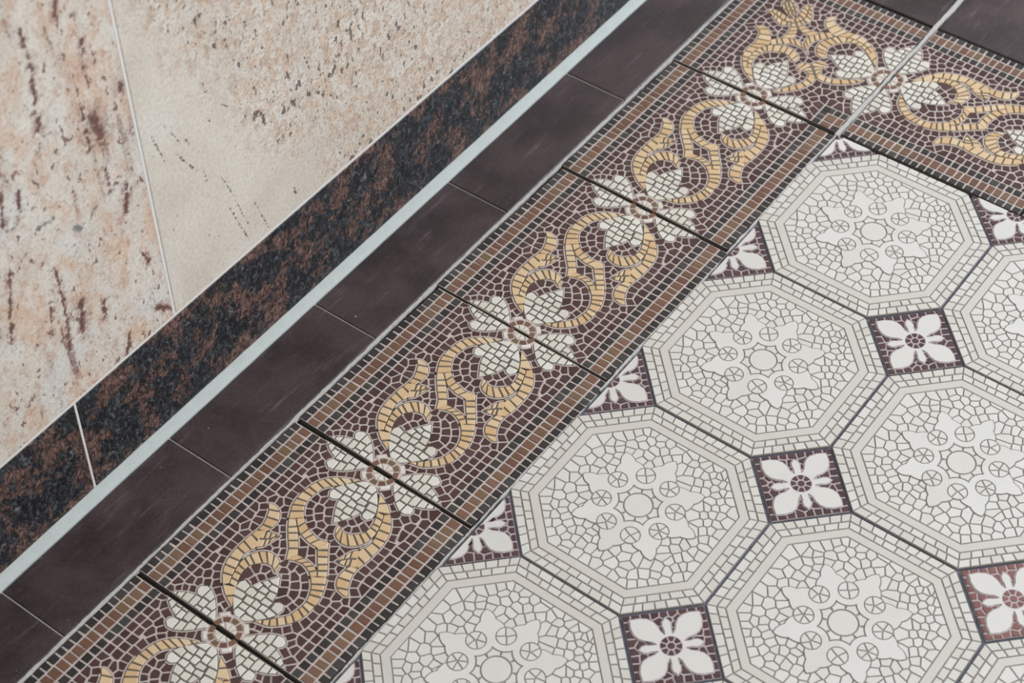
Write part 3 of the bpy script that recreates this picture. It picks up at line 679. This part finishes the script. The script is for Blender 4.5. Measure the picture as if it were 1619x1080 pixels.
    if left:
        c = k.mix(M(capsules(k, p, STREAKS, wob), k.math('ADD', 0.70, M(fine, 0.6), clamp=True)), c, (0.085, 0.034, 0.028))
        halo = [(a, b, d, e, w * 2.6) for a, b, d, e, w in STREAKS]
        c = k.mix(M(M(capsules(k, p, halo, M(wob, 2.2)), k.step(fine, 0.40, 0.56)), 0.7), c, (0.19, 0.095, 0.078))
        c = k.mix(M(capsules(k, p, GREYS, wob), 0.8), c, (0.10, 0.105, 0.11))
        st = k.step(k.math('ADD', k.noise(k.mapping(p, (4.2, 1, 0.75), rot=(0, -0.12, 0), loc=(2, 0, 0)), 2.4, 5, 0.62), M(k.math('SUBTRACT', fine, 0.5), 0.5)), 0.585, 0.68)
        c = k.mix(M(st, 0.8), c, (0.17, 0.080, 0.064))
    else:
        br = k.step(k.noise(p, 55, 3, 0.6), 0.44, 0.52)
        c = k.mix(M(M(capsules(k, p, DASHES, M(wob, 0.5)), br), 0.9), c, (0.075, 0.065, 0.06))
    k.color(c); k.bump(fine, 0.05, 0.0004); return k.m
def brown_granite():
    k = NT('brown_granite', 0.34, 0.5); p = wall_coords(k)
    blob = k.noise(k.mapping(p, loc=(3, 0, 1)), 5.2, 3, 0.55, 0.3)
    fib = k.noise(k.mapping(p, (1.25, 1, 0.75), rot=(0, 0.55, 0)), 27, 6, 0.74, 1.6)
    fleck = k.noise(k.mapping(p, (1.2, 1, 0.8), rot=(0, -0.7, 0)), 30, 6, 0.76, 1.4)
    dark = k.ramp(fleck, [(0.38, (0.004, 0.004, 0.005)), (0.50, (0.014, 0.015, 0.018)), (0.585, (0.050, 0.055, 0.060)), (0.67, (0.15, 0.165, 0.17))])
    brown = k.ramp(fib, [(0.36, (0.009, 0.006, 0.006)), (0.46, (0.055, 0.031, 0.026)), (0.56, (0.15, 0.086, 0.068)), (0.68, (0.25, 0.160, 0.130))])
    m = k.step(k.math('ADD', blob, k.math('MULTIPLY', k.math('SUBTRACT', k.noise(p, 26, 5, 0.75), 0.5), 0.85)), 0.50, 0.57)
    c = k.mix(m, dark, brown)
    k.color(c); return k.m
def plain_tile_mat():
    k = NT('dark_plain_tile', 0.48, 0.5); p = k.pos()
    n = k.noise(p, 14, 5, 0.65, 0.3); f = k.noise(p, 420, 3, 0.7)
    c = k.mix(k.step(n, 0.34, 0.66), (0.026, 0.0145, 0.014), (0.060, 0.037, 0.037))
    c = k.mix(k.math('MULTIPLY', k.math('SUBTRACT', f, 0.5), 0.07), c, (1, 1, 1), 'ADD')
    scuff = k.step(k.noise(k.mapping(p, (1, 9, 1), rot=(0, 0, 0.9)), 16, 5, 0.7), 0.54, 0.78)
    c = k.mix(k.math('MULTIPLY', scuff, 0.34), c, (0.23, 0.20, 0.21))
    pale = k.step(k.noise(p, 190, 2, 0.5), 0.755, 0.79)
    c = k.mix(k.math('MULTIPLY', pale, 0.55), c, (0.42, 0.38, 0.36))
    k.color(c); k.bump(f, 0.08, 0.0004)
    k.put(k.b.inputs['Roughness'], k.math('ADD', 0.34, k.math('MULTIPLY', n, 0.25)))
    return k.m
M_PLAIN = plain_tile_mat()
M_COVE = grout('pale_cement_cove', (0.41, 0.43, 0.41), 0.10, 0.7)
M_WALLJ = grout('wall_joint', (0.60, 0.575, 0.54), 0.12, 0.8)
M_BED = grout('mortar_bed', (0.035, 0.032, 0.030), 0.35)
M_BLUE = grout('blue_grey_joint', (0.165, 0.170, 0.205), 0.6)
M_CEM = grout('pale_cement_joint', (0.46, 0.44, 0.41), 0.22)

# ---- floor bed and the joints
ZB = TH
def quad_box(mb, u0, v0, u1, v1, z0, z1, mat): mb.prism([(u0, -v0), (u1, -v0), (u1, -v1), (u0, -v1)], z0, z1, mat, 0, True)
mb = MB(); quad_box(mb, -4.2, -1.6, 6.2, 4.2, ZB - 0.02, ZB, 0)
struct(mb.build('floor', [M_BED]))
mb = MB(); quad_box(mb, -4.2, 0.004, 2.996, 4.2, ZB, TH2, 0)
struct(mb.build('trim_7', [M_BLUE]))
def ragged(name, a, b, half, var, z, mat, seed, n=None):
    """thin smear of cement along a joint from a to b, its edges uneven"""
    rg = random.Random(seed); L = math.hypot(b[0] - a[0], b[1] - a[1]); n = n or int(L / 0.012)
    dx, dy = (b[0] - a[0]) / L, (b[1] - a[1]) / L; v = []; f = []; w = [0.0, 0.0]
    for i in range(n + 1):
        x, y = a[0] + dx * L * i / n, a[1] + dy * L * i / n; e = []
        for k in (0, 1):
            w[k] = w[k] * 0.8 + rg.uniform(-1, 1) * 0.6; e.append(max(0.0015, half + var * w[k]))
        zt = z + rg.uniform(-0.0001, 0.0001)
        for o_, zz in ((-e[0], -0.002), (-e[0] * 0.8, zt), (e[1] * 0.8, zt), (e[1], -0.002)):
            v.append(((x - dy * o_) * S, -(y + dx * o_) * S, zz))
    for i in range(n):
        for k in range(3): f.append((i * 4 + k, i * 4 + k + 1, i * 4 + k + 5, i * 4 + k + 4)[::-1])
    me = bpy.data.meshes.new(name); me.from_pydata(v, [], f); me.materials.append(mat); me.update()
    o = bpy.data.objects.new(name, me); col.objects.link(o); struct(o); return o
ragged('trim_1', (-3.4, -1.0095), (4.9, -1.0095), 0.0085, 0.0035, 0.0007, M_CEM, 1)
mb = MB()
for u in (-2.404, -1.404, -0.404, 0.582, 1.593, 2.602, 3.602): quad_box(mb, u - 0.004, -1.394, u + 0.004, -1.0155, ZB, -0.0006, 0)
struct(mb.build('trim_8', [M_CEM]))
ragged('trim_2', (2.995, 0.002), (6.0, 0.006), 0.0115, 0.004, 0.0016, M_CEM, 2)
ragged('trim_9', (0.93, -0.0035), (3.02, -0.001), 0.0055, 0.0045, 0.0010, M_CEM, 3)
ragged('trim_10', (-1.4, -0.002), (0.93, -0.0035), 0.0040, 0.0032, 0.0006, M_CEM, 4)

# ---- wall: backing, granite panels, granite skirting, cement cove
o = slab('wall_left', [(-4.2, -0.02), (6.2, -0.02), (6.2, 5.0), (-4.2, 5.0)], YW + 0.13, YW + 0.4, [M_WALLJ]); struct(o)
ZT0, ZT1 = 0.586, 0.600
jl = lambda z: -0.190 + (z - 0.6) * 0.0265
o = slab('granite_wall_panel', [(-4.2, ZT1), (jl(ZT1) - 0.005, ZT1), (jl(5.0) - 0.005, 5.0), (-4.2, 5.0)], YW, YW + 0.13, [pale_granite('streaked_pale_granite', True)])
o['label'] = 'pale granite wall panel with red brown streaks, left of the upright joint'; o['category'] = 'wall panel'
o = slab('granite_wall_panel', [(jl(ZT1) + 0.010, ZT1), (6.2, ZT1), (6.2, 5.0), (jl(5.0) + 0.010, 5.0)], YW, YW + 0.13, [pale_granite('speckled_pale_granite', False)])
o['label'] = 'pale granite wall panel with black specks, right of the upright joint'; o['category'] = 'wall panel'
bj = lambda z: -0.810 + z * 0.05
GB = brown_granite()
o = slab('granite_skirting_slab', [(-4.2, 0.0), (bj(0.0) - 0.006, 0.0), (bj(ZT0) - 0.006, ZT0), (-4.2, ZT0)], YW, YW + 0.13, [GB])
o['label'] = 'dark brown granite skirting slab at the lower left, left of its pale joint'; o['category'] = 'skirting'; o['group'] = 'granite skirting slabs'
o = slab('granite_skirting_slab', [(bj(0.0) + 0.006, 0.0), (6.2, 0.0), (6.2, ZT0), (bj(ZT0) + 0.006, ZT0)], YW, YW + 0.13, [GB])
o['label'] = 'long dark brown granite skirting slab under the speckled wall panel'; o['category'] = 'skirting'; o['group'] = 'granite skirting slabs'
o = slab('trim_3', [(-4.2, ZT0), (6.2, ZT0), (6.2, ZT1), (-4.2, ZT1)], YW + 0.002, YW + 0.13, [M_WALLJ], 0.001); struct(o)
o = slab('trim_4', [(jl(ZT1) - 0.005, ZT1), (jl(ZT1) + 0.010, ZT1), (jl(5) + 0.010, 5.0), (jl(5) - 0.005, 5.0)], YW + 0.002, YW + 0.13, [M_WALLJ], 0.001); struct(o)
o = slab('trim_5', [(bj(0) - 0.006, 0.0), (bj(0) + 0.006, 0.0), (bj(ZT0) + 0.006, ZT0), (bj(ZT0) - 0.006, ZT0)], YW + 0.002, YW + 0.13, [M_WALLJ], 0.001); struct(o)
# cove: a hollow fillet of cement between floor and skirting
prof = [(YW + 0.004, 0.052), (YW - 0.004, 0.050), (YW - 0.013, 0.032), (YW - 0.024, 0.014), (YW - 0.036, 0.004), (YW - 0.038, ZB / S), (YW + 0.004, ZB / S)]
v = []; f = []; nseg = 120
for i in range(nseg + 1):
    u = -4.2 + 10.4 * i / nseg; w = jit(0.0016)
    v += [(u * S, (y - (w if 0 < j < 6 else 0)) * S, (z + (w if j < 3 else 0)) * S) for j, (y, z) in enumerate(prof)]
m = len(prof)
for i in range(nseg):
    for j in range(m): f.append((i * m + j, i * m + (j + 1) % m, (i + 1) * m + (j + 1) % m, (i + 1) * m + j))
f += [tuple(range(m))[::-1], tuple(nseg * m + j for j in range(m))]
me = bpy.data.meshes.new('trim_6'); me.from_pydata(v, [], f); me.materials.append(M_COVE); me.update()
o = bpy.data.objects.new('trim_6', me); col.objects.link(o); struct(o)

# ---- plain dark tiles
def plain_tile(u0, v0, u1, v1, label, group):
    mb = MB(); w, h = u1 - u0, v1 - v0; P = [(0.003, -0.003), (w - 0.003, -0.003), (w - 0.003, -h + 0.003), (0.003, -h + 0.003)]
    P = ccw(P); Q = offset(P, -0.006); n = 4
    mb.v = [(x * S, y * S, TH) for x, y in P] + [(x * S, y * S, -0.0007) for x, y in P] + [(x * S, y * S, 0.0) for x, y in Q]
    for r in range(2):
        for i in range(4): mb.f.append((r * 4 + i, r * 4 + (i + 1) % 4, r * 4 + 4 + (i + 1) % 4, r * 4 + 4 + i)); mb.mi.append(0)
    mb.f += [(8, 9, 10, 11), (3, 2, 1, 0)]; mb.mi += [0, 0]
    o = mb.build('plain_dark_tile', [M_PLAIN]); o['label'] = label; o['category'] = 'tile'; o['group'] = group
    place(o, u0, v0, 0, 0.0004 + jit(0.0002)); return o
ord_ = ['lowest', 'second', 'third', 'fourth', 'fifth', 'sixth', 'topmost']
for i, u in enumerate((-2.404, -1.404, -0.404, 0.582, 1.593, 2.602)):
    nxt = (-1.404, -0.404, 0.582, 1.593, 2.602, 3.602)[i]
    lab = 'plain dark brown tile beside the pale cove, ' + ['in the bottom left corner', 'second from the bottom left', 'third from the bottom left, level with the upright skirting joint\'s right side',
        'fourth from the bottom left', 'fifth from the bottom left', 'uppermost, running out at the top edge'][i]
    if i == 2: lab = 'plain dark brown tile beside the pale cove, third from the bottom left'
    plain_tile(u - 0.0005, -1.393, nxt + 0.0005, -1.0165, lab, 'plain dark tiles along the wall')
plain_tile(4.036, -1.0, 5.0, -0.005, 'plain dark tile at the top edge, left of the pale diagonal joint', 'plain dark tiles behind the corner')
plain_tile(4.036, 0.016, 5.0, 1.0, 'plain dark tile in the top right corner of the floor', 'plain dark tiles behind the corner')

# ---- scroll border
places = [-2.003, -1.003, -0.003, 0.990, 1.997]
LB = ['brown mosaic border tile with ochre scroll, cut off by the bottom edge of the picture',
      'brown mosaic border tile with ochre scroll, second up the wall row from the bottom',
      'brown mosaic border tile with ochre scroll, third up the wall row, middle of five',
      'brown mosaic border tile with ochre scroll, fourth up the wall row',
      'brown mosaic border tile with ochre scroll, last of the wall row, touching the corner tile']
bt = border_tile(LB[0]); tiles = [bt] + [copy_tree(bt, LB[i]) for i in range(1, 5)]
for o, u, r, z in zip(tiles, places, (0.0, -0.004, -0.014, -0.014, -0.012), (0.0003, 0.0009, 0.0004, 0.0010, 0.0005)):
    place(o, u, -0.007, r, z, 1.0, 0.996)
for v0, lab, z in ((0.012, 'brown mosaic border tile with ochre scroll, right of the corner tile at the upper right', 0.0007), (1.012, 'brown mosaic border tile with ochre scroll, cut off by the right edge of the picture', 0.0004)):
    o = copy_tree(bt, lab); place(o, 3.012, v0, -math.pi / 2, z, 1.0, 1.015)
c = corner_tile('brown mosaic corner tile with ochre palmette where the two scroll borders meet'); place(c, 3.008, -0.007, 0.0, 0.0006, 1.015, 0.996)

# ---- octagons
octs = {(-1, 0): 'cream octagonal mosaic tile beside the scroll border, cut off by the bottom edge',
        (0, 0): 'cream octagonal mosaic tile beside the scroll border, second from the bottom',
        (1, 0): 'cream octagonal mosaic tile beside the scroll border, third from the bottom',
        (2, 0): 'cream octagonal mosaic tile in the inner corner of the two scroll borders',
        (0, 1): 'cream octagonal mosaic tile at the bottom edge, between two whole dark insets',
        (1, 1): 'cream octagonal mosaic tile at the right edge, above the reddish inset',
        (2, 1): 'cream octagonal mosaic tile cut off by the right edge, below the scroll border',
        (-1, 1): 'sliver of a cream octagonal mosaic tile left of the lowest inset at the bottom edge',
        (0, 2): 'sliver of a cream octagonal mosaic tile in the bottom right corner'}
first = None
for (i, j), lab in octs.items():
    if first is None: first = octagon_tile(lab); o = first
    else: o = copy_tree(first, lab)
    place(o, i + 0.505, j + 0.496, 0.0, 0.0003 + random.random() * 0.0006)

# ---- insets
full = {(0, 1): 'small purple brown square inset with white flower, lowest, at the bottom edge', (1, 1): 'small purple brown square inset with white flower, second from the bottom edge',
        (2, 1): 'small purple brown square inset with white flower, third from the bottom edge'}
first = None
for (i, j), lab in full.items():
    if first is None: first = inset_tile(lab, M_PURPLE); o = first
    else: o = copy_tree(first, lab)
    place(o, i + 0.006, j - 0.002, (math.pi / 2) * (i % 4), 0.0004 + random.random() * 0.0004)
o = inset_tile('reddish square inset with white flower at the right edge', M_RED, (), 'square_inset_tile', 8); place(o, 1.008, 1.998, math.pi, 0.0006)
CUTV = (0, -0.016, 0, 1)
half = {(-1, 0): 'half of a dark inset with white flower, at the bottom edge against the scroll border', (0, 0): 'half of a dark inset with white flower against the scroll border, lowest one shown whole',
        (1, 0): 'half of a dark inset with white flower against the scroll border, middle one', (2, 0): 'half of a dark inset with white flower against the scroll border, nearest the corner'}
first = None
for (i, j), lab in half.items():
    if first is None: first = inset_tile(lab, M_PURPLE, (CUTV,), 'half_inset_tile', 5); o = first
    else: o = copy_tree(first, lab)
    place(o, i + 0.004, j, 0.0, 0.0003 + random.random() * 0.0003)
o = inset_tile('quarter of a dark inset with white petals in the inner corner of the borders', M_PURPLE, (CUTV, (-0.008, 0, 1, 0)), 'quarter_inset_tile', 6); place(o, 3.006, 0.0, 0.0, 0.0003)
o = inset_tile('half of a dark inset with white flower below the border at the right edge', M_PURPLE, ((0.002, 0, 1, 0),), 'half_inset_tile', 7); place(o, 3.004, 0.998, 0.0, 0.0003)

# ---- the pavement goes on past the picture's edges
octm = bpy.data.objects['octagonal_mosaic_tile']; insm = bpy.data.objects['square_inset_tile']
for i, j in ((-2, 0), (-2, 1), (-1, 2), (1, 2), (2, 2), (0, 3), (1, 3), (2, 3), (-1, 3)):
    o = copy_tree(octm, 'cream octagonal mosaic tile of the pavement, beyond the edge of the picture'); o['group'] = 'octagonal tiles out of the picture'
    place(o, i + 0.505, j + 0.496, 0.0, 0.0005)
for i, j in ((-1, 1), (-1, 2), (0, 2), (2, 2), (0, 3), (1, 3), (2, 3)):
    o = copy_tree(insm, 'small dark flower inset of the pavement, beyond the edge of the picture'); o['group'] = 'insets out of the picture'
    place(o, i + 0.006, j - 0.002, 0.0, 0.0005)
hm = bpy.data.objects['half_inset_tile.004']
for j in (2, 3):
    o = copy_tree(hm, 'half of a dark flower inset against the border, beyond the edge of the picture'); o['group'] = 'half insets out of the picture'
    place(o, 3.004, j - 0.002, 0.0, 0.0003)
for v0 in (2.012, 3.012):
    o = copy_tree(bt, 'scroll border tile running on beyond the right edge of the picture'); o['group'] = 'border tiles out of the picture'
    place(o, 3.012, v0, -math.pi / 2, 0.0005, 1.0, 1.015)
for v0 in (1.016, 2.016, 3.016): plain_tile(4.036, v0, 5.0, v0 + 0.984, 'plain dark tile running on beyond the right edge of the picture', 'plain tiles out of the picture')
plain_tile(3.6025, -1.393, 4.6, -1.0165, 'plain dark tile along the wall, beyond the top edge of the picture', 'wall row tiles out of the picture')
